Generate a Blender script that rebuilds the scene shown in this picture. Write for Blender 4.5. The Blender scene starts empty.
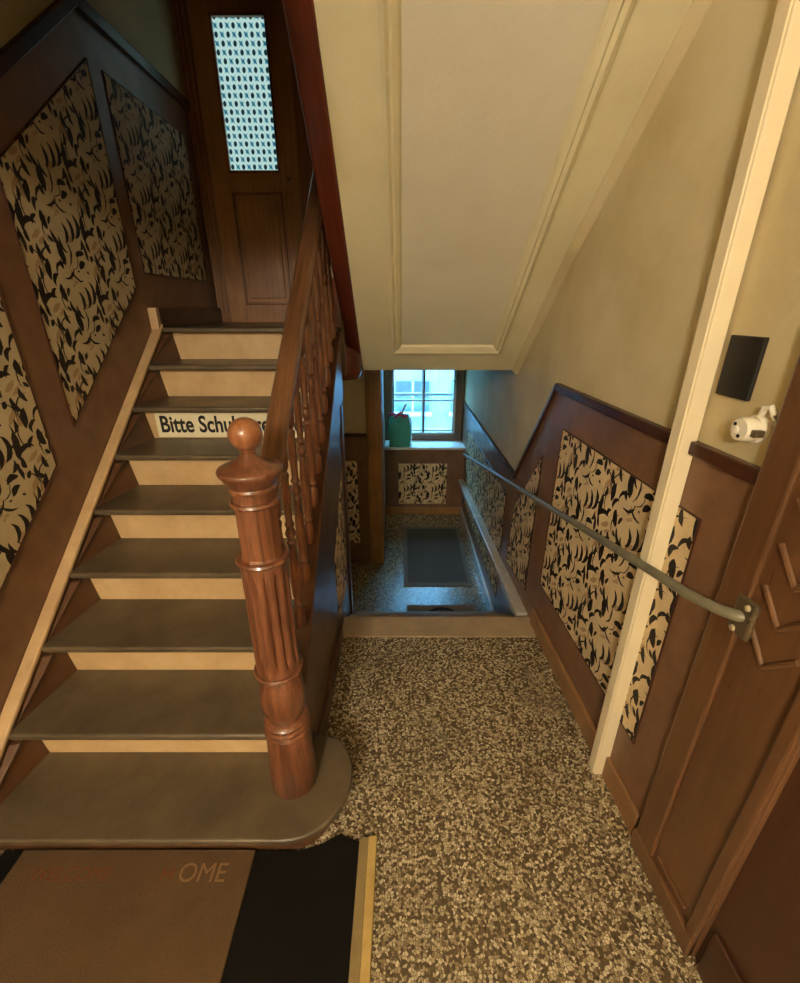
import bpy, bmesh, math, random
from mathutils import Vector, Matrix
random.seed(4)
S = bpy.context.scene
COL = S.collection
PI = math.pi

# ------------------------------------------------------------------ camera
FPX, PITCH, EYE = 434.0, math.radians(23.0), 1.65
cam = bpy.data.cameras.new('camera')
cam.sensor_fit = 'HORIZONTAL'; cam.sensor_width = 36.0
cam.lens = FPX * 36.0 / 800.0
cam.shift_x = -2.0 / 800.0
cam.clip_start = 0.02
co = bpy.data.objects.new('camera', cam); COL.objects.link(co)
co.location = (0, 0, EYE)
co.rotation_euler = (PI / 2 - PITCH, 0, 0)
S.camera = co

# ------------------------------------------------------------------ sky and exposure
w = bpy.data.worlds.new('sky'); S.world = w; w.use_nodes = True
bg = w.node_tree.nodes['Background']
bg.inputs[0].default_value = (0.20, 0.58, 0.98, 1)
bg.inputs[1].default_value = 42.0
S.view_settings.view_transform = 'Standard'
S.view_settings.look = 'None'
S.view_settings.gamma = 1.0
S.view_settings.use_curve_mapping = False
S.view_settings.exposure = 0.0
LAMP_POWER = 210.0
LAMP_COLOUR = (1.0, 0.88, 0.71)
LAMP_POS = (-0.60, -1.90, 2.40)
S.cycles.max_bounces = 8
S.cycles.diffuse_bounces = 5

# portal that guides daylight sampling through the lower window opening
pl = bpy.data.lights.new('window_portal', 'AREA'); pl.shape = 'RECTANGLE'; pl.size = .80; pl.size_y = 1.1
pl.cycles.is_portal = True
po = bpy.data.objects.new('window_portal', pl); COL.objects.link(po)
po.location = (.25, 5.16, .72); po.rotation_euler = (-PI / 2, 0, 0)

# ------------------------------------------------------------------ materials
def lin(c):
    return tuple(((x / 255) / 12.92 if x / 255 <= .04045 else ((x / 255 + .055) / 1.055) ** 2.4) for x in c) + (1,)

class NT:
    def __init__(s, name):
        s.m = bpy.data.materials.new(name); s.m.use_nodes = True
        s.t = s.m.node_tree; s.t.nodes.clear()
        s.out = s.n('ShaderNodeOutputMaterial')
    def n(s, typ, **kw):
        nd = s.t.nodes.new(typ)
        for k, v in kw.items(): setattr(nd, k, v)
        return nd
    def l(s, a, b): s.t.links.new(a, b)
    def put(s, sock, v):
        if isinstance(v, bpy.types.NodeSocket): s.l(v, sock)
        else: sock.default_value = v
    def math(s, op, a, b=None, c=None, clamp=False):
        nd = s.n('ShaderNodeMath', operation=op, use_clamp=clamp)
        s.put(nd.inputs[0], a)
        if b is not None: s.put(nd.inputs[1], b)
        if c is not None: s.put(nd.inputs[2], c)
        return nd.outputs[0]
    def vm(s, op, a, b=None, c=None, scale=None):
        nd = s.n('ShaderNodeVectorMath', operation=op)
        s.put(nd.inputs[0], a)
        if b is not None: s.put(nd.inputs[1], b)
        if c is not None: s.put(nd.inputs[2], c)
        if scale is not None: s.put(nd.inputs['Scale'], scale)
        return nd.outputs['Value'] if op in ('DISTANCE', 'LENGTH', 'DOT_PRODUCT') else nd.outputs[0]
    def mix(s, f, a, b):
        nd = s.n('ShaderNodeMix', data_type='RGBA')
        s.put(nd.inputs[0], f); s.put(nd.inputs[6], a); s.put(nd.inputs[7], b)
        return nd.outputs[2]
    def obj(s): return s.n('ShaderNodeTexCoord').outputs['Object']
    def mapping(s, v, scale=(1, 1, 1), rot=(0, 0, 0), loc=(0, 0, 0)):
        nd = s.n('ShaderNodeMapping'); s.l(v, nd.inputs[0])
        nd.inputs['Scale'].default_value = scale; nd.inputs['Rotation'].default_value = rot; nd.inputs['Location'].default_value = loc
        return nd.outputs[0]
    def noise(s, v, scale, detail=4, rough=.55):
        nd = s.n('ShaderNodeTexNoise'); s.l(v, nd.inputs['Vector'])
        nd.inputs['Scale'].default_value = scale; nd.inputs['Detail'].default_value = detail; nd.inputs['Roughness'].default_value = rough
        return nd.outputs[0]
    def ramp(s, f, stops):
        nd = s.n('ShaderNodeValToRGB'); s.l(f, nd.inputs[0])
        e = nd.color_ramp.elements
        while len(e) < len(stops): e.new(.5)
        for k, (p, c) in enumerate(stops):
            e[k].position = p; e[k].color = c if len(c) == 4 else tuple(c) + (1,)
        return nd.outputs[0]
    def bsdf(s, col, rough=.5, bump=None, bstr=.2, bdist=.002, spec=.5, metal=0.0, coat=0.0):
        b = s.n('ShaderNodeBsdfPrincipled')
        s.put(b.inputs['Base Color'], col); s.put(b.inputs['Roughness'], rough)
        b.inputs['Specular IOR Level'].default_value = spec
        b.inputs['Metallic'].default_value = metal
        b.inputs['Coat Weight'].default_value = coat
        b.inputs['Coat Roughness'].default_value = .12
        if bump is not None:
            bp = s.n('ShaderNodeBump'); s.l(bump, bp.inputs['Height'])
            bp.inputs['Strength'].default_value = bstr; bp.inputs['Distance'].default_value = bdist
            s.l(bp.outputs[0], b.inputs['Normal'])
        s.l(b.outputs[0], s.out.inputs[0])
        return s.m

def m_plaster(name, c1, c2, rough=.75, scale=2.5):
    t = NT(name); o = t.obj()
    n1 = t.noise(o, scale, 5, .6); n2 = t.noise(o, 60, 3)
    c = t.ramp(n1, [(.3, lin(c1)), (.72, lin(c2))])
    return t.bsdf(c, rough, n2, .25, .003)

def m_paint(name, c1, c2, rough=.4, scale=4, spec=.5, coat=0.0, bump=.15):
    t = NT(name); o = t.obj()
    n1 = t.noise(o, scale, 6, .65); n2 = t.noise(o, 90, 3)
    c = t.ramp(n1, [(.3, lin(c1)), (.7, lin(c2))])
    r = t.math('MULTIPLY_ADD', n1, .25, rough - .12)
    return t.bsdf(c, r, n2, bump, .002, spec, 0, coat)

def m_wood(name, c1, c2, axis='z', rough=.35, coat=.3, gs=1.0, dark=.5, tilt=0):
    t = NT(name); o = t.obj()
    sc = {'x': (2, 38, 38), 'y': (38, 2, 38), 'z': (38, 38, 2.0)}[axis]
    sc = tuple(q * gs for q in sc)
    if tilt: o = t.mapping(o, (1, 1, 1), (tilt, 0, 0))
    v = t.mapping(o, sc)
    n1 = t.noise(v, 1.6, 6, .62)
    n2 = t.noise(t.mapping(o, tuple(q * 3.4 for q in sc)), 2.2, 3, .5)
    n3 = t.noise(o, 3, 3)
    f = t.math('MULTIPLY_ADD', n2, .35, t.math('MULTIPLY', n1, .75))
    c = t.ramp(f, [(.36, lin(c1)), (.68, lin(c2))])
    c = t.mix(t.math('MULTIPLY', t.ramp(n3, [(.45, (0, 0, 0)), (.75, (1, 1, 1))]), dark), c, lin(tuple(q * .7 for q in c1)))
    return t.bsdf(c, t.math('MULTIPLY_ADD', n1, .2, rough - .08), f, .12, .002, .5, 0, coat)

def crescent(t, p, per, cx, cy, L, ang, h1, h2):
    """mask of one printed blade: chord length L along ang, bounded by two arcs of sagitta h1 > h2"""
    if h1 + h2 < 0: ang, h1, h2 = ang + 180, -h1, -h2
    if h1 < h2: h1, h2 = h2, h1
    if abs(h2) < 2e-4: h2 = 2e-4
    a = math.radians(ang); nx, ny = -math.sin(a), math.cos(a)
    q = t.vm('SUBTRACT', p, (cx, cy, 0))
    q = t.vm('WRAP', q, (per[0] / 2, per[1] / 2, 1), (-per[0] / 2, -per[1] / 2, -1))
    def circ(h):
        R = (L * L / 4 + h * h) / (2 * abs(h)); d = (h - R) if h > 0 else (h + R)
        return R, (nx * d, ny * d, 0)
    R1, c1 = circ(h1); R2, c2 = circ(h2)
    m1 = t.math('LESS_THAN', t.vm('DISTANCE', q, c1), R1)
    m2 = t.math('GREATER_THAN' if h2 > 0 else 'LESS_THAN', t.vm('DISTANCE', q, c2), R2)
    return t.math('MULTIPLY', m1, m2)

def m_wallpaper(name, plane='y', cream=(226, 203, 160)):
    t = NT(name); o = t.obj()
    sp = t.n('ShaderNodeSeparateXYZ'); t.l(o, sp.inputs[0])
    cb = t.n('ShaderNodeCombineXYZ')
    # u runs to the right when one faces the wall
    u = {'y': t.math('MULTIPLY', sp.outputs[1], -1.0), 'y-': sp.outputs[1], 'x': sp.outputs[0]}[plane]
    t.l(u, cb.inputs[0]); t.l(sp.outputs[2], cb.inputs[1])
    p = cb.outputs[0]
    wob = t.n('ShaderNodeTexNoise'); t.l(p, wob.inputs['Vector']); wob.inputs['Scale'].default_value = 26; wob.inputs['Detail'].default_value = 2
    p = t.vm('ADD', p, t.vm('SCALE', t.vm('SUBTRACT', wob.outputs['Color'], (.5, .5, .5)), scale=.014))
    per = (.33, .25)
    dark = [  # u, v, length, angle, outer sagitta, inner sagitta   (metres, rosette at 0,0)
        (.014, -.076, .070, 90, -.026, -.010), (.050, -.062, .082, 88, -.031, -.013), (.086, -.044, .088, 82, -.034, -.015),
        (.116, -.012, .090, 64, -.032, -.023),
        (.080, .098, .052, 12, .019, -.002), (.124, .114, .066, 96, .009, -.007), (.080, .058, .046, 30, .017, -.004),
        (.152, .092, .030, 60, .011, -.005), (.104, .036, .014, 150, .005, -.004),
        (-.052, .040, .070, 36, .025, .013), (-.088, -.002, .050, 58, .025, .009), (-.072, -.046, .062, 104, .021, -.006),
        (-.044, -.044, .034, 60, .011, -.003), (-.034, -.100, .066, 126, .021, .004), (-.004, -.118, .060, 118, .018, .006),
        (-.066, -.104, .030, 140, .009, -.004),
        (-.028, .098, .084, 98, .016, -.015), (.006, .100, .094, 82, -.024, -.016), (-.040, .058, .034, 110, .012, -.005),
        (.142, -.046, .105, 84, .014, -.012), (.158, .020, .048, 74, -.016, -.001),
        (.176, -.084, .076, 24, .036, .017), (.150, -.112, .040, 100, .015, -.002), (-.118, .036, .074, 80, .017, -.010),
        (-.128, .090, .062, 120, .026, .008), (-.092, .114, .052, 112, .017, -.001), (-.122, -.052, .044, 55, .018, .004),
        (.000, .020, .016, 90, .005, -.005),
        (.100, -.108, .046, 64, -.018, -.004), (-.012, .030, .075, 30, -.022, -.012), (.034, .022, .070, 150, .020, .011), (-.100, .070, .100, 60, .040, .034), (.150, .060, .090, 120, -.034, -.029), (-.060, -.075, .090, 80, .036, .031), (.030, .080, .080, 60, -.030, -.026), (-.140, -.02, .09, 95, .030, .025), (.045, .036, .012, 10, .004, -.004),
    ]
    brown = [(.175, .060, .060, 60, .012, -.010), (.195, .036, .055, 62, .010, -.008), (.040, -.100, .060, 20, .012, -.010), (.070, -.088, .045, 20, .010, -.006),
             (.155, .045, .050, 60, .008, -.008), (-.008, .006, .022, 40, .007, -.007), (.012, -.006, .022, 160, .007, -.007), (-.002, -.016, .020, 20, .006, -.006), (-.135, -.10, .06, 35, .010, -.010), (-.115, -.118, .05, 35, .008, -.008)]
    def union(lst, fat=1.0, lon=1.0):
        acc = None
        for u_, v_, L_, a_, p_, q_ in lst:
            mid, half = (p_ + q_) / 2, (p_ - q_) / 2 * fat
            s_ = (u_, v_, L_ * lon, a_, mid + half, mid - half)
            m = crescent(t, p, per, *s_)
            acc = m if acc is None else t.math('MAXIMUM', acc, m)
        return acc
    dk, br = union(dark, 1.12, 1.06), union(brown)
    n = t.noise(o, 7, 4)
    base = t.ramp(n, [(.3, lin(cream)), (.75, lin(tuple(q * .90 for q in cream)))])
    tint = t.noise(p, 14, 3)
    base = t.mix(t.math('MULTIPLY', t.ramp(tint, [(.5, (0, 0, 0)), (.7, (1, 1, 1))]), .35), base, lin((186, 152, 104)))
    c = t.mix(t.math('MULTIPLY', br, .55), base, lin((150, 104, 62)))
    c = t.mix(dk, c, lin((34, 26, 20)))
    return t.bsdf(c, .62, t.noise(o, 160, 2), .08, .001, .35)

def m_terrazzo(name):
    t = NT(name); o = t.obj()
    d = t.n('ShaderNodeTexNoise'); t.l(o, d.inputs['Vector']); d.inputs['Scale'].default_value = 60
    v = t.vm('ADD', o, t.vm('SCALE', d.outputs['Color'], scale=.006))
    vo = t.n('ShaderNodeTexVoronoi', feature='F1'); t.l(v, vo.inputs['Vector']); vo.inputs['Scale'].default_value = 120
    ve = t.n('ShaderNodeTexVoronoi', feature='DISTANCE_TO_EDGE'); t.l(v, ve.inputs['Vector']); ve.inputs['Scale'].default_value = 120
    sp = t.n('ShaderNodeSeparateColor'); t.l(vo.outputs['Color'], sp.inputs[0])
    chip = t.ramp(sp.outputs[0], [(.0, lin((70, 58, 42))), (.22, lin((96, 80, 58))), (.34, lin((142, 124, 94))), (.62, lin((186, 170, 136))), (.85, lin((222, 208, 176))), (1, lin((120, 100, 72)))])
    n = t.noise(o, 2.2, 4)
    mortar = t.mix(n, lin((100, 86, 63)), lin((70, 58, 42)))
    edge = t.math('MULTIPLY', t.math('GREATER_THAN', ve.outputs['Distance'], .06), t.math('GREATER_THAN', sp.outputs[1], .12))
    c = t.mix(edge, mortar, chip)
    c = t.mix(t.math('MULTIPLY', t.ramp(n, [(.45, (0, 0, 0)), (.75, (1, 1, 1))]), .45), c, lin((82, 70, 50)))
    return t.bsdf(c, t.math('MULTIPLY_ADD', n, .22, .14), edge, .1, .001, .5)

def m_weave(name, c1, c2, scale=400, rough=.95):
    t = NT(name); o = t.obj()
    n = t.noise(o, scale, 2); n2 = t.noise(o, 5, 5, .65)
    c = t.mix(n2, lin(c1), lin(c2))
    c = t.mix(t.math('MULTIPLY', n, .35), c, lin(tuple(q * .55 for q in c1)))
    return t.bsdf(c, rough, n, .6, .004, .15)

def m_emit(name, col, st):
    t = NT(name); e = t.n('ShaderNodeEmission'); e.inputs[0].default_value = col; e.inputs[1].default_value = st
    t.l(e.outputs[0], t.out.inputs[0]); return t.m

def m_clear(name):
    t = NT(name); a = t.n('ShaderNodeBsdfTransparent'); g = t.n('ShaderNodeBsdfGlossy'); g.inputs['Roughness'].default_value = .03
    a.inputs[0].default_value = (.93, .98, 1, 1)
    mx = t.n('ShaderNodeMixShader'); mx.inputs[0].default_value = .07
    t.l(a.outputs[0], mx.inputs[1]); t.l(g.outputs[0], mx.inputs[2]); t.l(mx.outputs[0], t.out.inputs[0]); return t.m

def m_doorglass(name):
    """figured glass that emits its pattern in place of daylight from behind: staggered ovals with dark hearts"""
    t = NT(name); o = t.obj()
    sp = t.n('ShaderNodeSeparateXYZ'); t.l(o, sp.inputs[0])
    u, v = sp.outputs[0], sp.outputs[2]
    px, pz = .072, .082
    def cell(ox, oz):
        a = t.math('SUBTRACT', t.math('FRACT', t.math('ADD', t.math('DIVIDE', u, px), ox)), .5)
        b = t.math('SUBTRACT', t.math('FRACT', t.math('ADD', t.math('DIVIDE', v, pz), oz)), .5)
        return a, b
    def dist(ab, sx, sz):
        return t.math('SQRT', t.math('ADD', t.math('POWER', t.math('DIVIDE', ab[0], sx), 2.0), t.math('POWER', t.math('DIVIDE', ab[1], sz), 2.0)))
    A, B = cell(0, 0), cell(.5, .5)
    hearts = t.math('LESS_THAN', t.math('MINIMUM', dist(A, .15, .18), dist(B, .15, .18)), 1)
    ring = t.math('MINIMUM', dist(A, .36, .36), dist(B, .36, .36))
    outer = t.math('GREATER_THAN', ring, 1.0)
    C, D = cell(.5, 0), cell(0, .5)
    dots = t.math('LESS_THAN', t.math('MINIMUM', dist(C, .10, .10), dist(D, .10, .10)), 1)
    diag = t.math('LESS_THAN', t.math('ABSOLUTE', t.math('SUBTRACT', t.math('FRACT', t.math('ADD', t.math('DIVIDE', u, px), t.math('DIVIDE', v, pz))), .5)), .06)
    diag = t.math('MULTIPLY', diag, outer)
    # daylight is put into these emitted colours; nothing shines from behind the pane
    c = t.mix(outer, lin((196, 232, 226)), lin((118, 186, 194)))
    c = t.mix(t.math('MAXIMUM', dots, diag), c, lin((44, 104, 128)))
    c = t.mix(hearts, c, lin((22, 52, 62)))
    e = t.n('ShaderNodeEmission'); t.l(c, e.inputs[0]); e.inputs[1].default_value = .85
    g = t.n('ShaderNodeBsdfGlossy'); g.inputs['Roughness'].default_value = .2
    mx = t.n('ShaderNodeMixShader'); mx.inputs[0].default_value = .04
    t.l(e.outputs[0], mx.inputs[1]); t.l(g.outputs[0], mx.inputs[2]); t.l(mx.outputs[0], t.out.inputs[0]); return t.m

M = dict(
    plaster=m_plaster('cream_plaster', (212, 200, 164), (188, 172, 130)),
    plaster_soffit=m_plaster('cream_soffit', (222, 214, 178), (206, 196, 158)),
    field=m_plaster('pale_field', (216, 210, 188), (204, 198, 176)),
    dado=m_paint('brown_dado_paint', (130, 96, 70), (108, 78, 56), .34, 9),
    rail=m_paint('dark_rail_paint', (74, 42, 28), (58, 32, 22), .3, 6),
    baseboard=m_paint('baseboard_paint', (156, 118, 80), (126, 92, 60), .4, 7),
    paper_r=m_wallpaper('printed_wallpaper_right', 'y'),
    paper_l=m_wallpaper('printed_wallpaper_left', 'y-', (206, 188, 150)),
    paper_x=m_wallpaper('printed_wallpaper_end', 'x'),
    terrazzo=m_terrazzo('terrazzo'),
    tread=m_paint('worn_tread', (104, 90, 69), (72, 61, 46), .36, 5, .5),
    riser=m_paint('tan_riser_paint', (212, 182, 136), (192, 158, 112), .5, 8),
    string=m_paint('brown_string_paint', (98, 66, 42), (78, 51, 33), .4, 6),
    cap=m_paint('tan_string_cap', (208, 178, 134), (182, 150, 108), .45, 7),
    oak=m_wood('red_oak', (74, 42, 28), (136, 86, 58), 'z', .32, .4),
    oak_ball=m_wood('ball_oak', (110, 66, 40), (160, 104, 66), 'z', .32, .4),
    rail_oak=m_wood('handrail_oak', (70, 45, 28), (116, 80, 52), 'y', .35, .3, tilt=-math.radians(38.4)),
    oak_dark=m_wood('dark_red_wood', (66, 24, 14), (104, 42, 24), 'y', .35, .25, tilt=math.radians(38.4)),
    spandrel=m_paint('glossy_brown_paint', (88, 54, 36), (70, 43, 29), .36, 5, .5, .12),
    door=m_wood('brown_door_wood', (132, 88, 50), (168, 118, 72), 'z', .35, .3),
    casing=m_wood('door_casing_wood', (110, 70, 38), (140, 92, 54), 'z', .35, .3),
    leaf=m_wood('dark_door_leaf', (58, 34, 21), (74, 45, 28), 'z', .35, .2, .6),
    casing2=m_wood('right_casing_wood', (92, 62, 39), (112, 78, 50), 'z', .3, .3, .6),
    jamb=m_wood('jamb_wood', (132, 92, 48), (166, 120, 66), 'z', .35, .3),
    white=m_paint('white_trunking', (236, 224, 190), (228, 214, 178), .4, 4, .4),
    ceramic=m_paint('white_ceramic', (240, 234, 214), (232, 224, 200), .15, 4, .6, .5, 0),
    black=m_paint('matt_black', (20, 17, 14), (14, 12, 10), .55, 6),
    pipe=m_paint('grey_pipe_paint', (128, 124, 104), (100, 96, 80), .35, 10),
    metal=m_paint('aged_bracket', (96, 82, 60), (70, 60, 44), .3, 10),
    screw=m_paint('screw_metal', (190, 176, 140), (160, 146, 116), .25, 10),
    edge=m_paint('step_edge', (176, 154, 120), (148, 126, 96), .5, 6),
    enamel=m_paint('cream_enamel', (246, 238, 206), (240, 230, 196), .25, 4, .5, .4, 0),
    ink=m_paint('black_ink', (22, 20, 18), (16, 14, 12), .3, 4),
    blackmat=m_weave('black_mat', (24, 21, 18), (14, 12, 10)),
    brownmat=m_weave('brown_coir', (108, 84, 58), (84, 64, 44), 300),
    coir=m_weave('pale_coir', (156, 118, 82), (130, 96, 64), 300),
    letter=m_weave('faded_letter', (150, 118, 80), (128, 92, 60), 200),
    letter_red=m_weave('worn_letter', (110, 60, 36), (122, 76, 46), 200),
    brass=m_paint('yellow_edge_strip', (206, 178, 112), (170, 142, 84), .4, 9),
    brass2=m_paint('dull_edge_strip', (150, 130, 88), (120, 104, 70), .4, 9),
    greymat=m_weave('grey_mat', (98, 95, 88), (80, 77, 70)),
    greymat_edge=m_weave('grey_mat_border', (126, 122, 112), (108, 104, 96)),
    ornament=m_weave('dark_ornament', (40, 28, 20), (30, 20, 14)),
    ledge=m_paint('ledge_paint', (196, 190, 178), (170, 164, 150), .25, 5),
    frame=m_wood('window_frame_wood', (84, 60, 40), (110, 80, 54), 'z', .35, .3),
    sash=m_paint('pale_sash_paint', (190, 200, 200), (170, 182, 184), .35, 5),
    sill=m_paint('white_sill', (226, 226, 216), (212, 212, 202), .3, 4),
    clear=m_clear('clear_pane'),
    figured=m_doorglass('figured_glass_glow'),
    reveal=m_paint('reveal_paint', (214, 210, 196), (196, 190, 174), .25, 5),
    bag=m_paint('teal_bag_paper', (64, 166, 148), (50, 140, 126), .5, 12),
    bagside=m_paint('cream_bag_side', (206, 196, 170), (188, 176, 150), .5, 12),
    pink=m_weave('pink_cloth', (206, 90, 120), (168, 60, 90), 200),
    stick=m_paint('pale_stick', (206, 170, 130), (180, 140, 104), .5, 20),
    globe=m_emit('lamp_glass', LAMP_COLOUR + (1,), LAMP_POWER),
    fac=m_plaster('facade_render', (112, 116, 120), (96, 102, 108)),
    facwin=m_paint('facade_glass', (54, 68, 84), (40, 54, 70), .1, 3),
    fachead=m_paint('facade_trim', (150, 154, 156), (138, 144, 146), .5, 3),
    ground=m_plaster('courtyard', (150, 150, 146), (120, 120, 116)),
)

# ------------------------------------------------------------------ mesh builder
class MB:
    def __init__(s): s.v, s.f = [], []
    def add(s, vs, fs):
        b = len(s.v); s.v += [tuple(q) for q in vs]; s.f += [tuple(i + b for i in f) for f in fs]; return s
    def box(s, x0, x1, y0, y1, z0, z1):
        v = [(x, y, z) for z in (z0, z1) for y in (y0, y1) for x in (x0, x1)]
        return s.add(v, [(0, 2, 3, 1), (4, 5, 7, 6), (0, 1, 5, 4), (2, 6, 7, 3), (0, 4, 6, 2), (1, 3, 7, 5)])
    def prism(s, poly, fn0, fn1):
        """poly of 2-D points, fn0/fn1 map a point to the two end faces"""
        n = len(poly)
        v = [fn0(*p) for p in poly] + [fn1(*p) for p in poly]
        return s.add(v, [tuple(range(n))[::-1], tuple(range(n, 2 * n))] + [(i, (i + 1) % n, n + (i + 1) % n, n + i) for i in range(n)])
    def yz(s, poly, x0, x1): return s.prism(poly, lambda y, z: (x0, y, z), lambda y, z: (x1, y, z))
    def xy(s, poly, z0, z1): return s.prism(poly, lambda x, y: (x, y, z0), lambda x, y: (x, y, z1))
    def xz(s, poly, y0, y1): return s.prism(poly, lambda x, z: (x, y0, z), lambda x, z: (x, y1, z))
    def loops(s, rings, closed=True, cap=True):
        n = len(rings[0]); v = [p for r in rings for p in r]; f = []
        for k in range(len(rings) - 1):
            for i in range(n if closed else n - 1):
                j = (i + 1) % n; f.append((k * n + i, k * n + j, (k + 1) * n + j, (k + 1) * n + i))
        if cap and closed: f += [tuple(range(n))[::-1], tuple(range((len(rings) - 1) * n, len(rings) * n))]
        return s.add(v, f)
    def lathe(s, prof, c=(0, 0), seg=24, fn=None):
        rings = [[(c[0] + r * math.cos(2 * PI * i / seg), c[1] + r * math.sin(2 * PI * i / seg), z) for i in range(seg)] for r, z in prof]
        if fn: rings = [[fn(p) for p in r] for r in rings]
        return s.loops(rings)
    def tube(s, path, r, seg=12, ry=None):
        path = [Vector(p) for p in path]; rings = []
        up0 = Vector((0, 0, 1))
        for i, p in enumerate(path):
            d = (path[min(i + 1, len(path) - 1)] - path[max(i - 1, 0)]).normalized()
            a = d.cross(up0 if abs(d.z) < .95 else Vector((0, 1, 0))).normalized(); b = a.cross(d).normalized()
            rr = r[i] if isinstance(r, (list, tuple)) else r
            rings.append([p + a * math.cos(2 * PI * k / seg) * rr + b * math.sin(2 * PI * k / seg) * (ry or rr) for k in range(seg)])
        return s.loops(rings)
    def build(s, name, mat, parent=None, bevel=0, smooth=False, seg=2):
        me = bpy.data.meshes.new(name); me.from_pydata(s.v, [], s.f); me.update()
        bm = bmesh.new(); bm.from_mesh(me); bmesh.ops.recalc_face_normals(bm, faces=bm.faces); bm.to_mesh(me); bm.free()
        me.materials.append(M[mat] if isinstance(mat, str) else mat)
        o = bpy.data.objects.new(name, me); COL.objects.link(o)
        if parent:
            o.parent = parent
            o.matrix_parent_inverse = Matrix.Translation(parent.location).inverted()
        if smooth:
            for p in me.polygons: p.use_smooth = True
            try: me.set_sharp_from_angle(angle=math.radians(40))
            except Exception: pass
        if bevel:
            b = o.modifiers.new('bevel', 'BEVEL'); b.width = bevel; b.segments = seg; b.limit_method = 'ANGLE'; b.angle_limit = math.radians(35)
        return o

def tag(o, label=None, cat=None, group=None, kind=None):
    if label: o['label'] = label
    if cat: o['category'] = cat
    if group: o['group'] = group
    if kind: o['kind'] = kind
    return o
def struct(o, label, cat): return tag(o, label, cat, kind='structure')
def thing(name, label, cat, loc=(0, 0, 0), group=None):
    o = bpy.data.objects.new(name, None); COL.objects.link(o); o.location = loc; o.empty_display_size = .1
    return tag(o, label, cat, group)

def text_mesh(name, body, size, mat, fn, parent, extrude=.0008, offset=0.0, spacing=1.0, shear=0.0):
    cu = bpy.data.curves.new(name, 'FONT'); cu.body = body; cu.size = size; cu.extrude = extrude; cu.offset = offset
    cu.space_character = spacing; cu.shear = shear; cu.resolution_u = 4
    tmp = bpy.data.objects.new(name + '_tmp', cu); COL.objects.link(tmp)
    dg = bpy.context.evaluated_depsgraph_get(); dg.update()
    me = bpy.data.meshes.new_from_object(tmp.evaluated_get(dg))
    for v in me.vertices: v.co = fn(v.co)
    me.materials.clear(); me.materials.append(M[mat])
    bpy.data.objects.remove(tmp)
    o = bpy.data.objects.new(name, me); COL.objects.link(o)
    if parent:
        o.parent = parent; o.matrix_parent_inverse = Matrix.Translation(parent.location).inverted()
    return o

# ------------------------------------------------------------------ measures
RISE, GO, Y1 = .172, .217, .79
SL = RISE / GO
def nose(y): return RISE + (y - Y1) * SL            # nosing line of the rising flight
LX = -1.36                                            # left wall
SX = -1.306                                           # inner face of the wall string
NX = -.366                                            # balustrade axis
LAND = 9 * RISE                                       # half landing level
LOW = -.645                                           # lower hall level
SOF_Y, SOF_Z = 2.86, 1.28
def sof(y): return SOF_Z + (SOF_Y - y) * .7926       # underside of the next flight
WP = [(-3.6, .93), (.2, .835), (.9, .80), (2.1, .742), (5.3, .715)]
def wx(y):
    for (a, xa), (b, xb) in zip(WP, WP[1:]):
        if y <= b: return xa + (xb - xa) * (y - a) / (b - a)
    return WP[-1][1]
def rw(y, off, z): return (wx(y) - off, y, z)
def strip(mb, rows, o0, o1, fn=rw):
    """rows of (y, z_bottom, z_top); a solid band on a wall between offsets o0 and o1"""
    return mb.loops([[fn(y, o0, zb), fn(y, o1, zb), fn(y, o1, zt), fn(y, o0, zt)] for y, zb, zt in rows])
def lw(y, off, z): return (LX + off, y, z)

# ------------------------------------------------------------------ structure: floors
f = MB().xy([(-1.5, -3.6), (1.0, -3.6), (1.0, .9), (.86, 1.86), (-1.5, 1.86)], -.16, 0).build('floor', 'terrazzo')
struct(f, 'speckled brown and cream terrazzo floor of the entrance landing', 'floor')
f = MB().box(-1.5, 1.0, 1.80, 5.35, LOW - .12, LOW).build('floor_lower', 'terrazzo')
struct(f, 'speckled terrazzo floor of the lower hall below the window', 'floor')
f = MB().xy([(-1.5, 2.615), (-.33, 2.615), (-.33, 2.87), (.9, 2.87), (.9, 3.6), (-1.5, 3.6)], 1.28, LAND).build('floor_landing', 'tread')
struct(f, 'half landing floor in front of the glazed door', 'floor')

struct(MB().box(-1.5, 1.0, 1.78, 1.855, LOW - .1, -.155).build('wall_foundation', 'plaster'), 'plain wall under the edge of the entrance landing', 'wall')
# ------------------------------------------------------------------ structure: left wall
wl = MB().box(LX - .2, LX, -3.6, 5.35, -.8, 5.2).build('wall_left', 'plaster')
struct(wl, 'left wall with sloping brown dado and printed wallpaper panels', 'wall')
APEX = 2.42
def dado_top(y): return 2.80 if y > APEX else 2.80 + (y - APEX) * SL
rows = [(y, -.05, max(dado_top(y), 1.30)) for y in (-3.6, -.2, .52, 1.0, 1.5, 2.0, APEX, 3.5)]
d = strip(MB(), rows, -.01, .008, lw).build('wainscot', 'dado', wl)
rows = [(y, max(dado_top(y), 1.30) - .012, max(dado_top(y), 1.30) + .04) for y in (-3.6, -.2, .52, 1.0, 1.5, 2.0, APEX, 3.5)]
strip(MB(), rows, 0, .028, lw).build('dado_rail', 'rail', wl, .004)
def paper_left(poly):
    o = MB().prism(poly, lambda y, z: lw(y, .004, z), lambda y, z: lw(y, .0105, z)).build('wallpaper_panel', 'paper_l', wl)
    e = MB()
    pts = [lw(y, .010, z) for y, z in poly]
    for a, b in zip(pts, pts[1:] + pts[:1]): e.tube([a, b], .0035, 6)
    e.build('panel_edging', 'rail', o)
def pb(y): return 1.20 + (y - 1.75) * SL
for a, b in ((.20, .83), (.97, 1.60), (1.75, 2.43)):
    paper_left([(a, pb(a)), (b, pb(b)), (b, pb(b) + .89), (a, pb(a) + .89)])
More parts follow.
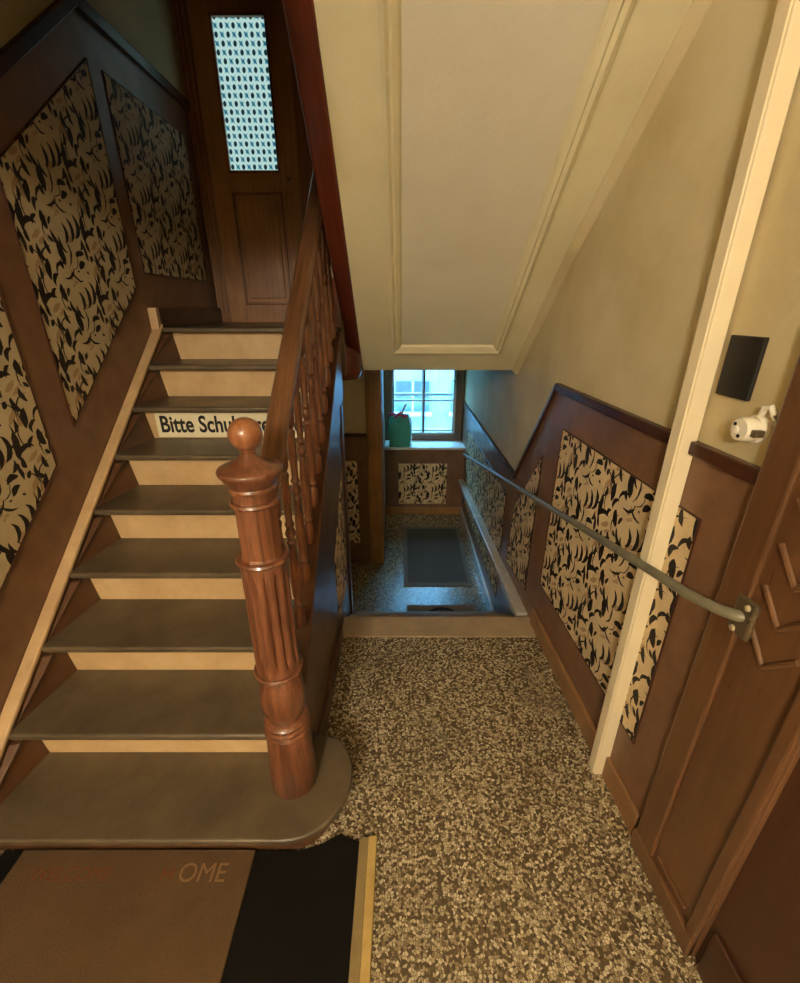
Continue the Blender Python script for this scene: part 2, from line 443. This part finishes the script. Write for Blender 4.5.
paper_left([(2.54, 1.815), (3.34, 1.815), (3.34, 2.63), (2.54, 2.63)])
# skirting of the half landing and the little upright that closes the string
b_ = MB().box(LX, LX + .03, 2.56, 3.47, LAND, LAND + .10)
b_.build('skirting', 'string', wl, .004)
MB().box(LX, LX + .05, 2.50, 2.535, LAND - .03, LAND + .10).build('string_stop', 'cap', wl, .003)

# ------------------------------------------------------------------ structure: right wall
ys = [-3.6, .2, .9, 2.1, 5.3]
wr = strip(MB(), [(y, -.8, 5.2) for y in ys], -.2, 0).build('wall_right', 'plaster')
struct(wr, 'right wall with cream plaster above a brown dado with wallpaper panels', 'wall')
def rtop(y):
    if y <= 2.07: return 1.318
    if y >= 2.60: return .663
    return 1.318 + (y - 2.07) / .53 * (.663 - 1.318)
yy = [.87, 1.4, 2.07, 2.1, 2.35, 2.60, 3.6, 5.05]
strip(MB(), [(y, -.66, rtop(y)) for y in yy], -.01, .008).build('wainscot', 'dado', wr)
strip(MB(), [(y, rtop(y) - .03, rtop(y) + .006) for y in yy], 0, .026).build('dado_rail', 'rail', wr, .004)
def paper_right(poly):
    o = MB().prism(poly, lambda y, z: rw(y, .004, z), lambda y, z: rw(y, .0105, z)).build('wallpaper_panel', 'paper_r', wr)
    e = MB(); pts = [rw(y, .010, z) for y, z in poly]
    for a, b in zip(pts, pts[1:] + pts[:1]): e.tube([a, b], .003, 6)
    e.build('panel_edging', 'rail', o)
paper_right([(1.02, .29), (1.945, .29), (1.945, 1.135), (1.02, 1.135)])
paper_right([(2.15, .10), (2.60, .02), (2.56, .46), (2.15, .94)])
paper_right([(2.78, -.42), (4.55, -.42), (4.55, .46), (2.78, .46)])
bb = strip(MB(), [(y, -.01, .10) for y in (.90, 1.4, 1.98)], .006, .024).build('baseboard_right', 'baseboard', None, .006)
struct(bb, 'brown wooden baseboard at the foot of the right wall', 'baseboard')
bb = strip(MB(), [(y, LOW - .005, LOW + .10) for y in (2.7, 3.6, 4.7)], .006, .03).build('baseboard_lower', 'ledge', None, .006)
struct(bb, 'pale baseboard along the right wall of the lower hall', 'baseboard')

# ------------------------------------------------------------------ other walls, ceilings
struct(MB().box(-1.7, 1.2, -3.75, -3.6, -.2, 5.2).build('wall_rear', 'plaster'), 'cream wall behind the entrance landing', 'wall')
struct(MB().box(-1.5, .9, 3.5, 3.62, LAND, 5.2).build('wall_landing', 'plaster'), 'cream wall around the glazed door on the half landing', 'wall')
struct(MB().box(-1.7, 1.2, -3.75, 5.4, 5.2, 5.3).build('ceiling_top', 'plaster'), 'ceiling high above the stairwell', 'ceiling')
struct(MB().box(-1.5, 1.0, -3.6, .876, 2.85, 3.10).build('ceiling', 'plaster'), 'cream ceiling over the entrance landing', 'ceiling')
struct(MB().box(-1.36, -.34, .70, .876, 2.15, 2.86).build('shading_beam', 'plaster'), 'cream beam added out of view to shade the upper left of the stairs', 'beam')  # unseen beam, added to keep lamp light off the upper left wall and door
struct(MB().box(-1.5, 1.0, 3.62, 5.35, 1.28, LAND).build('ceiling_lower', 'plaster'), 'low ceiling of the lower hall', 'ceiling')

# sloping soffit of the next flight
top_y = .86
so = MB().yz([(SOF_Y, SOF_Z), (top_y, sof(top_y)), (top_y, sof(top_y) + .27), (SOF_Y, SOF_Z + .268)], -.25, .86)
so.v = [(x + (.018 * (SOF_Y - y) if x < 0 else 0), y, z) for x, y, z in so.v]
so = so.build('ceiling_soffit', 'plaster_soffit')
struct(so, 'sloping cream soffit under the upper flight with a moulded panel', 'ceiling')
dn = Vector((0, -.7926, -1)).normalized()
def sp_(x, y, h): q = Vector((x, y, sof(y))) + dn * h; return tuple(q)
MB().prism([(.0, 2.66), (.52, 2.66), (.52, .95), (.0, .95)], lambda x, y: sp_(x, y, -.01), lambda x, y: sp_(x, y, .003)).build('panel_field', 'field', so)
MB().loops([[sp_(wx(y) - .035, y, -.004), sp_(wx(y) - .035, y, .004), (wx(y) - .006, y, sof(y) - .032), (wx(y) + .004, y, sof(y) - .036), (wx(y) + .01, y, sof(y) + .02)] for y in (2.855, 2.1, 1.5, .9)]).build('cove', 'plaster', so)
def mould_frame(x0, x1, y0, y1, w_, h, name):
    m = MB()
    prof = [(0, -.004), (0, h * .6), (w_ * .25, h), (w_ * .45, h * .55), (w_ * .6, h * .9), (w_ * .85, h * .5), (w_, .002), (w_, -.004)]
    rings = []
    for (cx_, cy_, sx, sy) in ((x0, y0, 1, -1), (x1, y0, -1, -1), (x1, y1, -1, 1), (x0, y1, 1, 1)):
        rings.append([sp_(cx_ + sx * a, cy_ + sy * a, hh) for a, hh in prof])
    rings.append(rings[0])
    m.loops(rings, cap=False)
    return m.build(name, 'plaster_soffit', so)
mould_frame(-.062, .585, 2.70, .92, .060, .026, 'panel_moulding')

# ------------------------------------------------------------------ staircase (rising flight)
st = thing('staircase', 'worn brown wooden staircase with tan risers rising to the glazed door', 'staircase', (-.83, .79, 0))
for k in range(1, 10):
    yk = Y1 + (k - 1) * GO; z = k * RISE
    if k == 1:
        cxc, cyc, rr = -.365, .985, .195
        arc = [(cxc + rr * math.cos(a), cyc + rr * math.sin(a)) for a in [math.radians(-90 + i * 10) for i in range(0, 15)]]
        poly = [(SX - .04, yk)] + arc + [(-.345, 1.15), (-.345, yk + GO + .075), (SX - .04, yk + GO + .075)]
        tr = MB().xy(poly, z - .027, z).build('tread', 'tread', st, .009, seg=3)
        rr -= .068
        arc = [(cxc + rr * math.cos(a), cyc + rr * math.sin(a)) for a in [math.radians(-90 + i * 10) for i in range(0, 15)]]
        MB().xy([(SX - .03, cyc - rr)] + arc + [(-.36, 1.13), (SX - .03, 1.13)], 0, z - .026).build('riser', 'string', st)
        continue
    yb = yk + GO + .075 if k < 9 else 2.66
    MB().box(SX - .02, -.345, yk, yb, z - .027, z).build('tread', 'tread', st, .009, seg=3)
    x0 = SX + .036
    MB().box(SX - .02, -.36, yk + .070, yk + .085, z - RISE, z - .026).build('riser', 'string', st)
    # tan painted field of the riser, its left end cut on a slant against the corner block
    MB().xz([(x0, z - RISE + .001), (-.40, z - RISE + .001), (-.40, z - .028), (x0 - .022, z - .028)], yk + .0665, yk + .072).build('riser_face', 'riser', st)
    # wedge that fills the corner between tread, riser and string
    zt, yr = z - RISE, yk + .072
    v = [(SX, yk - GO + .035, zt), (x0, yr, zt), (SX, yr, zt), (x0 - .02, yr, z - .036), (SX, yr, z - .036), (SX, yk - .01, z - .036), (SX + .03, yk + .0, z - .036)]
    MB().add(v, [(0, 1, 2), (1, 3, 4, 2), (0, 2, 4, 5), (0, 5, 6), (0, 6, 3, 1), (3, 6, 5, 4)]).build('corner_block', 'string', st)
# wall string with its tan cap
ya, yb = .66, 2.535
MB().yz([(ya, 0), (yb, nose(yb) - .30), (yb, nose(yb)), (ya, max(nose(ya), .03))], LX + .006, SX).build('wall_string', 'string', st)
MB().yz([(ya, nose(ya) - .01), (yb, nose(yb) - .01), (yb, nose(yb) + .014), (ya, nose(ya) + .014)], LX + .009, SX + .004).build('string_cap', 'cap', st, .006, seg=3)
# outer string
yo = 1.02
MB().yz([(yo, .165), (yo, nose(yo) + .05), (2.44, nose(2.44) + .05), (2.44, nose(2.44) - .28), (1.2, nose(1.2) - .28)], -.392, -.328).build('outer_string', 'spandrel', st, .006)

# panelled side under the stairs
sd = MB().yz([(1.06, 0), (1.2, nose(1.2) - .26), (2.33, nose(2.33) - .26), (2.33, -.66), (2.0, -.66), (2.0, 0)], -.375, -.334).build('wall_understairs', 'spandrel')
struct(sd, 'glossy brown panelled side wall below the rising flight', 'wall')
MB().yz([(1.85, .12), (2.22, .12), (2.22, .80), (1.85, .50)], -.336, -.3315).build('wallpaper_panel', 'paper_r', sd)
MB().box(-.39, -.322, 2.29, 2.345, -.64, nose(2.3) - .2).build('corner_post', 'spandrel', sd, .004)
MB().box(-.336, -.318, 1.08, 1.86, 0, .09).build('skirting', 'spandrel', sd, .004)

# ------------------------------------------------------------------ balustrade
bl = thing('balustrade', 'turned red oak stair balustrade with fluted newel post and ball finial', 'balustrade', (NX, .985, RISE))
nw_c = (NX, .985)
z0 = RISE
MB().lathe([(.076, z0), (.0755, .25), (.068, .40), (.064, .424)], nw_c, 28).build('newel_base', 'oak', bl, smooth=True)
nw = MB()
flutes = 12
rings = []
for zz, rr in ((.675, .062), (.70, .062), (.73, .0625), (.99, .0605), (1.02, .060), (1.045, .0595)):
    depth = .013 if .71 < zz < 1.01 else .0
    ring = []
    for i in range(flutes * 8):
        ph = (i % 8) / 8; dd = depth * (1 - math.sin(PI * ph)) ** 1.6
        a = 2 * PI * (i + 4) / (flutes * 8)
        ring.append((nw_c[0] + (rr - dd) * math.cos(a), nw_c[1] + (rr - dd) * math.sin(a), zz))
    rings.append(ring)
nw.loops(rings)
nw.build('newel_shaft', 'oak', bl, smooth=True)
MB().lathe([(.060, 1.04), (.052, 1.06), (.0515, 1.20), (.050, 1.262)], nw_c, 10).build('newel_neck', 'oak', bl)
MB().lathe([(.050, .40), (.066, .416), (.0715, .424), (.066, .433), (.060, .435), (.066, .437), (.0705, .445), (.066, .453), (.059, .455), (.064, .457), (.068, .465), (.062, .473), (.048, .478)], nw_c, 28).build('newel_ring', 'oak', bl, smooth=True)
MB().lathe([(.044, .470), (.056, .49), (.066, .525), (.0685, .56), (.066, .60), (.057, .635), (.046, .66), (.040, .672)], nw_c, 28).build('newel_bulb', 'oak', bl, smooth=True)
for zz, rr in ((.669, .071), (1.047, .068), (1.208, .060)):
    MB().lathe([(rr * .7, zz - .007), (rr * .97, zz - .006), (rr * 1.02, zz), (rr * .97, zz + .006), (rr * .7, zz + .007)], nw_c, 28).build('newel_ring', 'oak', bl, smooth=True)
MB().lathe([(.046, 1.236), (.056, 1.240), (.058, 1.247), (.055, 1.253), (.060, 1.258), (.071, 1.278), (.077, 1.285), (.078, 1.292), (.075, 1.297), (.050, 1.306), (.030, 1.317), (.020, 1.327), (.014, 1.334)], nw_c, 28).build('newel_cap', 'oak', bl, smooth=True)
MB().lathe([(.011, 1.325), (.012, 1.336), (.021, 1.339), (.012, 1.345)] + [(.0395 * math.sin(a), 1.3775 - .0395 * math.cos(a)) for a in [math.radians(20 + i * 12) for i in range(13)]] + [(.001, 1.417)], nw_c, 28).build('ball_finial', 'oak_ball', bl, smooth=True)
# handrail: rounded section swept up the slope
def rail_sec(y):
    zt = nose(y) + .82
    return [(NX - .034, zt - .020), (NX - .026, zt - .004), (NX - .010, zt), (NX + .010, zt), (NX + .026, zt - .004), (NX + .034, zt - .020), (NX + .030, zt - .045), (NX + .018, zt - .060), (NX - .018, zt - .060), (NX - .030, zt - .045)]
MB().loops([[(x, y, z) for x, z in rail_sec(y)] for y in (.99, 1.2, 1.8, 2.4, 2.78)]).build('handrail', 'rail_oak', bl, smooth=True)
prof = [(.017, 0), (.020, .03), (.020, .07), (.012, .09), (.0175, .105), (.011, .118), (.016, .14), (.019, .20), (.016, .28), (.0115, .34), (.017, .352), (.0115, .365), (.019, .385), (.0115, .405), (.017, .418), (.011, .43), (.014, .50), (.0125, .57), (.016, .59), (.010, .60), (.017, .615), (.018, .68), (.018, .74)]
bal = None
y = 1.13; n = 0
while y < 2.46:
    zb = nose(y) + .04
    if bal is None:
        bal = MB().lathe([(r, z) for r, z in prof], (0, 0), 12).build('baluster', 'oak', bl, smooth=True)
        o = bal
    else:
        o = bal.copy(); COL.objects.link(o); o.parent = bl; o.matrix_parent_inverse = bal.matrix_parent_inverse.copy()
    o.location = (NX, y, zb)
    y += .128

# string of the upper flight with its rounded turn
us = thing('upper_string', 'dark red wooden outer string of the upper flight ending in a rounded turn', 'stair string', (-.30, 2.8, 1.25))
ub = MB().yz([(2.80, sof(2.80) - .012), (.90, sof(.90) - .012), (.90, sof(.90) + .36), (2.80, sof(2.80) + .36)], -.328, -.247)
ub.v = [(x + .018 * (SOF_Y - y), y, z) for x, y, z in ub.v]
ub.build('string_board', 'oak_dark', us, .012, seg=3)
MB().lathe([(.05, 1.240), (.08, 1.246), (.096, 1.264), (.10, 1.30), (.10, 1.80)], (-.348, 2.74), 28).build('string_turn', 'oak_dark', us, smooth=True)

# ------------------------------------------------------------------ steps down to the lower hall
dn_ = thing('lower_steps', 'short flight of stone steps going down to the lower hall', 'steps', (.2, 2.0, LOW))
MB().box(-.334, wx(1.9) - .006, 1.86, 2.03, -.05, .004).build('nosing_slab', 'edge', dn_, .006)
for k in range(1, 4):
    MB().box(-.334, .728, 2.03 + (k - 1) * .217 - .01, 2.03 + k * .217 + .01, -k * .161 - .05, -k * .161).build('tread', 'edge', dn_, .006)
for k in range(0, 4):
    yk = 2.01 + k * .217
    MB().box(-.334, .728, yk, yk + .02, -(k + 1) * .161, -k * .161 - .045).build('riser', 'edge', dn_)

# ------------------------------------------------------------------ lower hall
jl = MB().box(-1.36, -.20, 3.64, 3.76, LOW, 1.28).build('wall_lower', 'plaster')
struct(jl, 'narrow wall beside the window recess in the lower hall', 'wall')
MB().box(-1.36, -.30, 3.632, 3.645, LOW, .63).build('wainscot', 'dado', jl)
MB().box(-1.36, -.30, 3.618, 3.645, .62, .65).build('dado_rail', 'rail', jl)
MB().box(-.72, -.40, 3.628, 3.634, -.42, .40).build('wallpaper_panel', 'paper_x', jl)
MB().box(-.305, -.172, 3.61, 3.70, LOW, 1.28).build('jamb', 'jamb', jl, .005)
MB().prism([(-.172, 3.66), (-.172, 3.70), (-.21, 5.06), (-.29, 5.06), (-.29, 3.70)], lambda x, y: (x, y, LOW), lambda x, y: (x, y, 1.28)).build('reveal', 'reveal', jl)
MB().box(-.178, -.168, 3.70, 3.73, LOW, 1.28).build('glazed_edge', 'rail', jl)
ww = MB()
WY = 4.72
ww.box(-.30, .80, WY, 5.06, LOW - .05, .17)
ww.box(-.30, .80, WY, 5.06, 1.18, 1.30)
wwo = ww.build('wall_window', 'dado'); struct(wwo, 'brown dado wall below the lower window', 'wall')
MB().box(-.04, .52, WY - .005, WY + .004, -.51, -.005).build('wallpaper_panel', 'paper_x', wwo)
MB().box(-.20, .73, WY - .02, WY + .005, LOW, LOW + .09).build('skirting', 'jamb', wwo, .004)
# window
win = thing('window_1', 'small wooden casement window with four panes in the lower hall', 'window', (.25, 5.03, .194)); win['kind'] = 'structure'
MB().box(-.20, .735, WY - .03, 5.02, .168, .194).build('window_sill', 'sill', win, .006)
fr = MB().box(-.20, -.118, 4.99, 5.07, .19, 1.28).box(.62, .70, 4.99, 5.07, .19, 1.28).box(-.12, .62, 4.99, 5.07, .19, .262).box(-.12, .62, 4.99, 5.07, 1.12, 1.28)
fr.build('window_frame', 'frame', win, .004)
MB().box(-.118, -.09, 5.0, 5.05, .262, 1.12).box(.588, .62, 5.0, 5.05, .262, 1.12).box(-.09, .588, 5.0, 5.05, .262, .288).box(-.09, .588, 5.0, 5.05, 1.09, 1.12).build('sash', 'sash', win, .003)
MB().box(.243, .262, 5.005, 5.045, .28, 1.1).build('mullion', 'frame', win)
MB().box(-.10, .60, 5.008, 5.042, .652, .668).build('glazing_bar', 'sash', win)
for x0, x1 in ((-.09, .243), (.262, .588)):
    for za, zb in ((.288, .652), (.668, 1.09)):
        MB().box(x0, x1, 5.024, 5.028, za, zb).build('pane', 'clear', win)
MB().box(.596, .612, 4.975, 5.0, .86, .93).tube([(.604, 4.98, .90), (.57, 4.965, .895)], .007, 8).build('window_handle', 'screw', win)
ofr = MB().box(-.17, -.12, 5.20, 5.25, .2, 1.2).box(.62, .67, 5.20, 5.25, .2, 1.2).box(-.12, .62, 5.20, 5.25, .2, .27).box(.235, .275, 5.20, 5.25, .27, 1.2).box(-.12, .62, 5.205, 5.245, .68, .71)
ofr.build('outer_sash', 'sash', win)
struct(MB().box(-.6, -.17, 5.06, 5.35, LOW, 1.5).box(.69, 1.1, 5.06, 5.35, LOW, 1.5).box(-.17, .69, 5.06, 5.35, LOW, .18).box(-.17, .69, 5.06, 5.35, 1.2, 1.5).build('wall_outer', 'plaster'), 'outer masonry wall around the lower window', 'wall')

# mats in the lower hall
gm = thing('floor_mat', 'dark grey mat with pale border below the lower window', 'mat', (.33, 3.8, LOW))
MB().box(.015, .635, 3.235, 4.36, LOW, LOW + .008).build('mat_border', 'greymat_edge', gm)
MB().box(.055, .595, 3.29, 4.31, LOW + .006, LOW + .012).build('mat_field', 'greymat', gm)
om = thing('ornament_doormat', 'brown coir doormat with dark half-round ornament at the foot of the lower steps', 'doormat', (.32, 2.8, LOW))
MB().box(.04, .60, 2.70, 2.955, LOW, LOW + .014).build('mat_body', 'coir', om)
m = MB()
for rr, ww_ in ((.14, .022), (.10, .018), (.055, .03)):
    a = [math.radians(i * 12) for i in range(16)]
    m.xy([(.325 + rr * math.cos(q), 2.775 + rr * math.sin(q) * 1.05) for q in a] + [(.325 + (rr - ww_) * math.cos(q), 2.775 + (rr - ww_) * math.sin(q) * 1.05) for q in a[::-1]], LOW + .013, LOW + .017)
for i in range(9):
    q = math.radians(10 + i * 20); m.tube([(.325 + .05 * math.cos(q), 2.775 + .05 * math.sin(q), LOW + .015), (.325 + .135 * math.cos(q), 2.775 + .14 * math.sin(q), LOW + .015)], .006, 6)
m.build('mat_ornament', 'ornament', om)

# bag on the sill
bg_ = thing('carrier_bag', 'teal paper carrier bag with pink cloth and stick on the window sill', 'bag', (-.03, 4.80, .194))
def bag_ring(z, t_):
    wob = lambda i: .006 * math.sin(i * 2.3 + z * 30)
    pts = []
    for i, (x, y_) in enumerate(((-.145, 4.715), (-.07, 4.705), (0, 4.71), (.085, 4.72), (.10, 4.78), (.095, 4.85), (0, 4.86), (-.145, 4.85))):
        cx_ = -.03
        pts.append((cx_ + (x - cx_) * t_ + wob(i), y_ + wob(i + 3), z))
    return pts
MB().loops([bag_ring(z, t_) for z, t_ in ((.194, .96), (.28, 1.0), (.38, 1.02), (.46, .98), (.53, .86), (.545, .80))]).build('bag_body', 'bag', bg_, smooth=True)
MB().add([(.098, 4.712, .20), (.112, 4.80, .20), (.114, 4.80, .46), (.09, 4.79, .53), (.076, 4.712, .53), (.10, 4.708, .46)], [(0, 1, 2, 5), (5, 2, 3, 4)]).build('bag_side', 'bagside', bg_)
m = MB()
for i in range(7):
    x, y_, z = -.12 + i * .027, 4.75 + .03 * math.sin(i * 2), .55 + .012 * math.cos(i * 1.7)
    m.lathe([(.002, z - .03), (.022, z - .018), (.028, z), (.02, z + .018), (.002, z + .026)], (x, y_), 8)
m.build('pink_cloth', 'pink', bg_, smooth=True)
MB().tube([(-.02, 4.76, .50), (.01, 4.75, .60), (.035, 4.745, .66), (.05, 4.745, .675)], [.012, .011, .010, .006], 8).build('stick', 'stick', bg_, smooth=True)

# ledge along the wall of the lower hall
lg = strip(MB(), [(2.06, -.06, .0), (2.1, -.06, .0), (4.68, -.23, -.18)], .004, .075).build('wall_ledge', 'ledge', None, .008)
tag(lg, 'long pale painted wooden ledge running along the right wall below the pipe', 'ledge')

# ------------------------------------------------------------------ handrail pipe on the right wall
hp = thing('pipe_handrail', 'grey painted pipe handrail running down the right wall to the window', 'handrail', (.76, .82, .98))
path = [(.775, .795, 1.005), (.765, .80, 1.003), (.752, .82, .998), (.742, .86, .988), (.732, .92, .975), (.717, 1.05, .955)]
A, B = Vector((.717, 1.05, .955)), Vector((.66, 4.42, .205))
for i in range(1, 13): path.append(tuple(A.lerp(B, i / 12)))
MB().tube(path, .0135, 14).build('pipe', 'pipe', hp, smooth=True)
br = MB().box(.768, .782, .765, .822, .955, 1.052).build('bracket', 'metal', hp, .006)
for y_, z_ in ((.785, 1.035), (.805, .965)):
    MB().lathe([(.001, 0), (.008, 0), (.007, .004), (.001, .006)], (0, 0), 10, lambda p, y_=y_, z_=z_: (.768 - p[2], y_ + p[0], z_ + p[1])).build('screw', 'screw', br, smooth=True)
MB().tube([(.66, 4.40, .209), (.70, 4.42, .20), (.73, 4.42, .20)], .008, 8).build('bracket', 'metal', hp, smooth=True)

# ------------------------------------------------------------------ trunking, plate, socket on the right wall
td = thing('cable_trunking', 'tall white cable trunking running up the right wall across the wallpaper', 'cable trunking', (wx(1.14), 1.14, 0))
strip(MB(), [(1.108, 0, 3.1), (1.157, 0, 3.1)], .009, .052).build('trunking_body', 'white', td, .003)
strip(MB(), [(1.114, .0, 3.1), (1.152, .0, 3.1)], .050, .056).build('trunking_lid', 'white', td, .002)
bp = strip(MB(), [(.992, 1.452, 1.59), (1.093, 1.452, 1.59)], .0005, .010).build('blank_plate', 'black', None, .002)
tag(bp, 'flat black rectangular plate on the cream wall beside the white trunking', 'plate')
sk = thing('wall_socket', 'old round white ceramic socket on the wall above the dado rail', 'socket', rw(.95, 0, 1.40))
def onwall(y0, z0): return lambda p: rw(y0 + p[0], p[2], z0 + p[1])
MB().lathe([(.001, 0), (.032, 0), (.032, .008), (.027, .012), (.027, .038), (.024, .043), (.001, .043)], (0, 0), 24, onwall(.95, 1.398)).build('socket_body', 'ceramic', sk, smooth=True)
MB().lathe([(.001, .042), (.010, .042), (.009, .047), (.001, .048)], (0, 0), 14, onwall(.958, 1.396)).build('socket_hub', 'ceramic', sk, smooth=True)
for a_, b_2 in ((.963, 1.408), (.946, 1.384)):
    MB().lathe([(.001, .0425), (.0042, .0425), (.0042, .0445), (.001, .0445)], (0, 0), 10, onwall(a_, b_2)).build('socket_hole', 'ink', sk)
MB().box(wx(.94) - .036, wx(.94) - .012,   .912, .926, 1.388, 1.404).build('cable_entry', 'metal', sk, .003)
MB().tube([rw(.94, .012, 1.43), rw(.93, .018, 1.45), rw(.917, .015, 1.455), rw(.908, .012, 1.44), rw(.903, .01, 1.42)], .007, 8).build('cable_loop', 'ceramic', sk, smooth=True)
cd = MB().tube([rw(.888, .007, 1.325), rw(.888, .007, 2.2), rw(.888, .007, 3.0)], .0055, 8).build('cable_conduit', 'white', None, smooth=True)
tag(cd, 'thin cream cable conduit running up beside the right door casing', 'conduit')

# ------------------------------------------------------------------ right door with casing
d2 = thing('door_2', 'dark brown wooden door and carved casing in the right wall', 'door', (.82, .7, 0)); d2['kind'] = 'structure'
strip(MB(), [(.60, 0, 3.0), (.88, 0, 3.0)], -.02, .020).build('casing', 'casing2', d2, .004)
strip(MB(), [(.80, 0, 3.0), (.88, 0, 3.0)], .018, .032).build('casing_band', 'casing2', d2, .006)
strip(MB(), [(.60, 0, 3.0), (.635, 0, 3.0)], .018, .034).build('casing_bead', 'casing2', d2, .006)
strip(MB(), [(.60, 0, .075), (.885, 0, .075)], .018, .038).build('plinth', 'casing2', d2, .006)
strip(MB(), [(.66, .10, .112), (.785, .10, .112)], .018, .028).build('panel_bead', 'casing2', d2, .003)
for q in range(4):
    zq = .926 + .102 * q; m = MB()
    for s_ in (-1, 1):
        m.tube([rw(.723, .022, zq), rw(.723 + s_ * .030, .022, zq + .035), rw(.723 + s_ * .060, .022, zq + .071)], .0065, 8)
    m.build('chevron_moulding', 'casing2', d2, smooth=True)
strip(MB(), [(-.42, 0, 2.3), (.60, 0, 2.3)], -.03, .008).build('door_leaf', 'leaf', d2)
strip(MB(), [(-.42, 0, .18), (.58, 0, .18)], .006, .02).build('kick_board', 'leaf', d2, .004)

# ------------------------------------------------------------------ glazed door on the half landing
d1 = thing('door_1', 'brown panelled door with figured glass pane on the half landing', 'door', (-.97, 3.48, LAND)); d1['kind'] = 'structure'
D0, D1, DT = -1.262, -.678, 3.50
yf, yb2 = 3.452, 3.49
lf = MB().box(D0, -1.142, yf, yb2, LAND, DT).box(-.802, D1, yf, yb2, LAND, DT).box(-1.142, -.802, yf, yb2, 3.245, DT).box(-1.142, -.802, yf, yb2, 2.36, 2.465).box(-1.142, -.802, yf, yb2, LAND, 1.668)
lf.build('door_leaf', 'door', d1, .003)
MB().box(-1.142, -.802, 3.470, 3.476, 2.465, 3.245).build('glass_pane', 'figured', d1)
pn = MB().box(-1.142, -.802, 3.472, 3.486, 1.668, 2.36).build('door_panel', 'door', d1)
MB().xz([(-1.10, 1.71), (-.844, 1.71), (-.844, 2.318), (-1.10, 2.318)], 3.464, 3.474).build('raised_field', 'door', pn, .006)
m = MB()
for za, zb in ((1.668, 2.36), (2.465, 3.245)):
    m.box(-1.142, -1.128, 3.446, 3.47, za, zb).box(-.816, -.802, 3.446, 3.47, za, zb).box(-1.128, -.816, 3.446, 3.47, za, za + .014).box(-1.128, -.816, 3.446, 3.47, zb - .014, zb)
m.build('panel_beading', 'casing', d1, .003)
cs = MB().box(-1.352, -1.262, 3.455, 3.505, LAND, 3.60).box(-.678, -.588, 3.455, 3.505, LAND, 3.60).box(-1.262, -.678, 3.455, 3.505, 3.50, 3.60)
cs.build('casing', 'casing', d1, .004)
for x in (-1.345, -1.318, -1.285):
    MB().box(x, x + .014, 3.440, 3.46, LAND + .06, 3.6).build('casing_bead', 'casing', d1, .004)
MB().lathe([(.001, 0), (.012, 0), (.010, .012), (.001, .016)], (0, 0), 12, lambda p: (-.752 + p[0], yf - p[2], 2.43 + p[1])).build('latch', 'metal', d1, smooth=True)

# ------------------------------------------------------------------ enamel sign on the seventh riser
k = 7; ry = Y1 + 6 * GO + .0665; rz = 6 * RISE
sg = thing('enamel_sign', 'cream enamel plate lettered Bitte Schuhe reinigen on a stair riser', 'sign', (-.8, ry, rz))
MB().box(-1.243, -.405, ry - .005, ry, rz + .006, rz + .132).build('sign_plate', 'enamel', sg, .002)
text_mesh('lettering', 'Bitte Schuhe reinigen', .118, 'ink', lambda c: Vector((-1.225 + c.x * .755, ry - .0052 - c.z, rz + .034 + c.y)), sg, .0004, .0028, 1.0)

# ------------------------------------------------------------------ mats on the landing
bm_ = MB().xy([(-1.34, -.3), (-.143, -.3), (-.143, .878), (-.21, .90), (-.262, .872), (-.33, .852), (-1.304, .852), (-1.304, .655), (-1.34, .655)], 0, .008).build('black_mat', 'blackmat')
tag(bm_, 'black floor mat lying under the brown doormat at the foot of the stairs', 'mat')
es = thing('edge_strip', 'yellowish edge strip along the right side of the black mat', 'strip', (-.11, .3, 0))
MB().box(-.142, -.112, -.3, .890, 0, .011).build('strip_inner', 'brass2', es, .002)
MB().box(-.112, -.084, -.3, .894, 0, .013).build('strip_outer', 'brass', es, .003)
wm = thing('welcome_doormat', 'worn brown doormat with faded welcome lettering before the first step', 'doormat', (-.86, .5, .008))
MB().box(-1.235, -.478, -.2, .850, .008, .018).build('mat_body', 'brownmat', wm, .003)
def onmat(x0, y0): return lambda c: Vector((x0 + c.x, y0 + c.y, 0.0187 + c.z))
text_mesh('lettering', 'OME', .072, 'letter', onmat(-.70, .762), wm, .0003)
text_mesh('lettering', 'H', .060, 'letter_red', onmat(-.755, .762), wm, .0003)
text_mesh('lettering', 'WELCOME', .052, 'letter_red', onmat(-1.16, .764), wm, .0003)

# ------------------------------------------------------------------ ceiling lamp behind the camera
cl = thing('ceiling_lamp', 'round glass ceiling lamp hanging over the entrance landing', 'lamp', LAMP_POS)
lx, ly, lz = LAMP_POS
MB().lathe([(.001, lz - .18)] + [(.18 * math.sin(a), lz - .18 * math.cos(a)) for a in [math.radians(15 + 15 * i) for i in range(11)]] + [(.03, lz + .178)], (lx, ly), 20).build('lamp_globe', 'globe', cl, smooth=True)
MB().lathe([(.035, lz + .177), (.04, lz + .21), (.012, lz + .23), (.012, 2.83), (.05, 2.84), (.05, 2.85)], (lx, ly), 16).build('lamp_stem', 'metal', cl, smooth=True)

# ------------------------------------------------------------------ yard and house outside the lower window
struct(MB().box(-8, 8, 5.4, 14, -1.2, -1.0).build('ground', 'ground'), 'paved yard outside the lower window', 'ground')
hs = thing('neighbour_house', 'pale neighbouring house front seen through the lower window', 'house', (.3, 9.0, -1.0))
MB().box(-7, 8, 9.0, 9.6, -1.0, 2.9).build('house_wall', 'fac', hs)
for r_ in range(2):
    for c_ in range(-3, 5):
        x = .22 + c_ * 1.15; z = -.35 + r_ * 1.55
        wn = MB().box(x - .34, x + .34, 8.96, 9.02, z, z + .62).build('house_window', 'facwin', hs)
        MB().box(x - .40, x + .40, 8.90, 9.02, z - .09, z).build('window_ledge', 'fachead', wn)
        MB().box(x - .02, x + .02, 8.945, 8.97, z, z + .62).build('window_bar', 'fachead', wn)
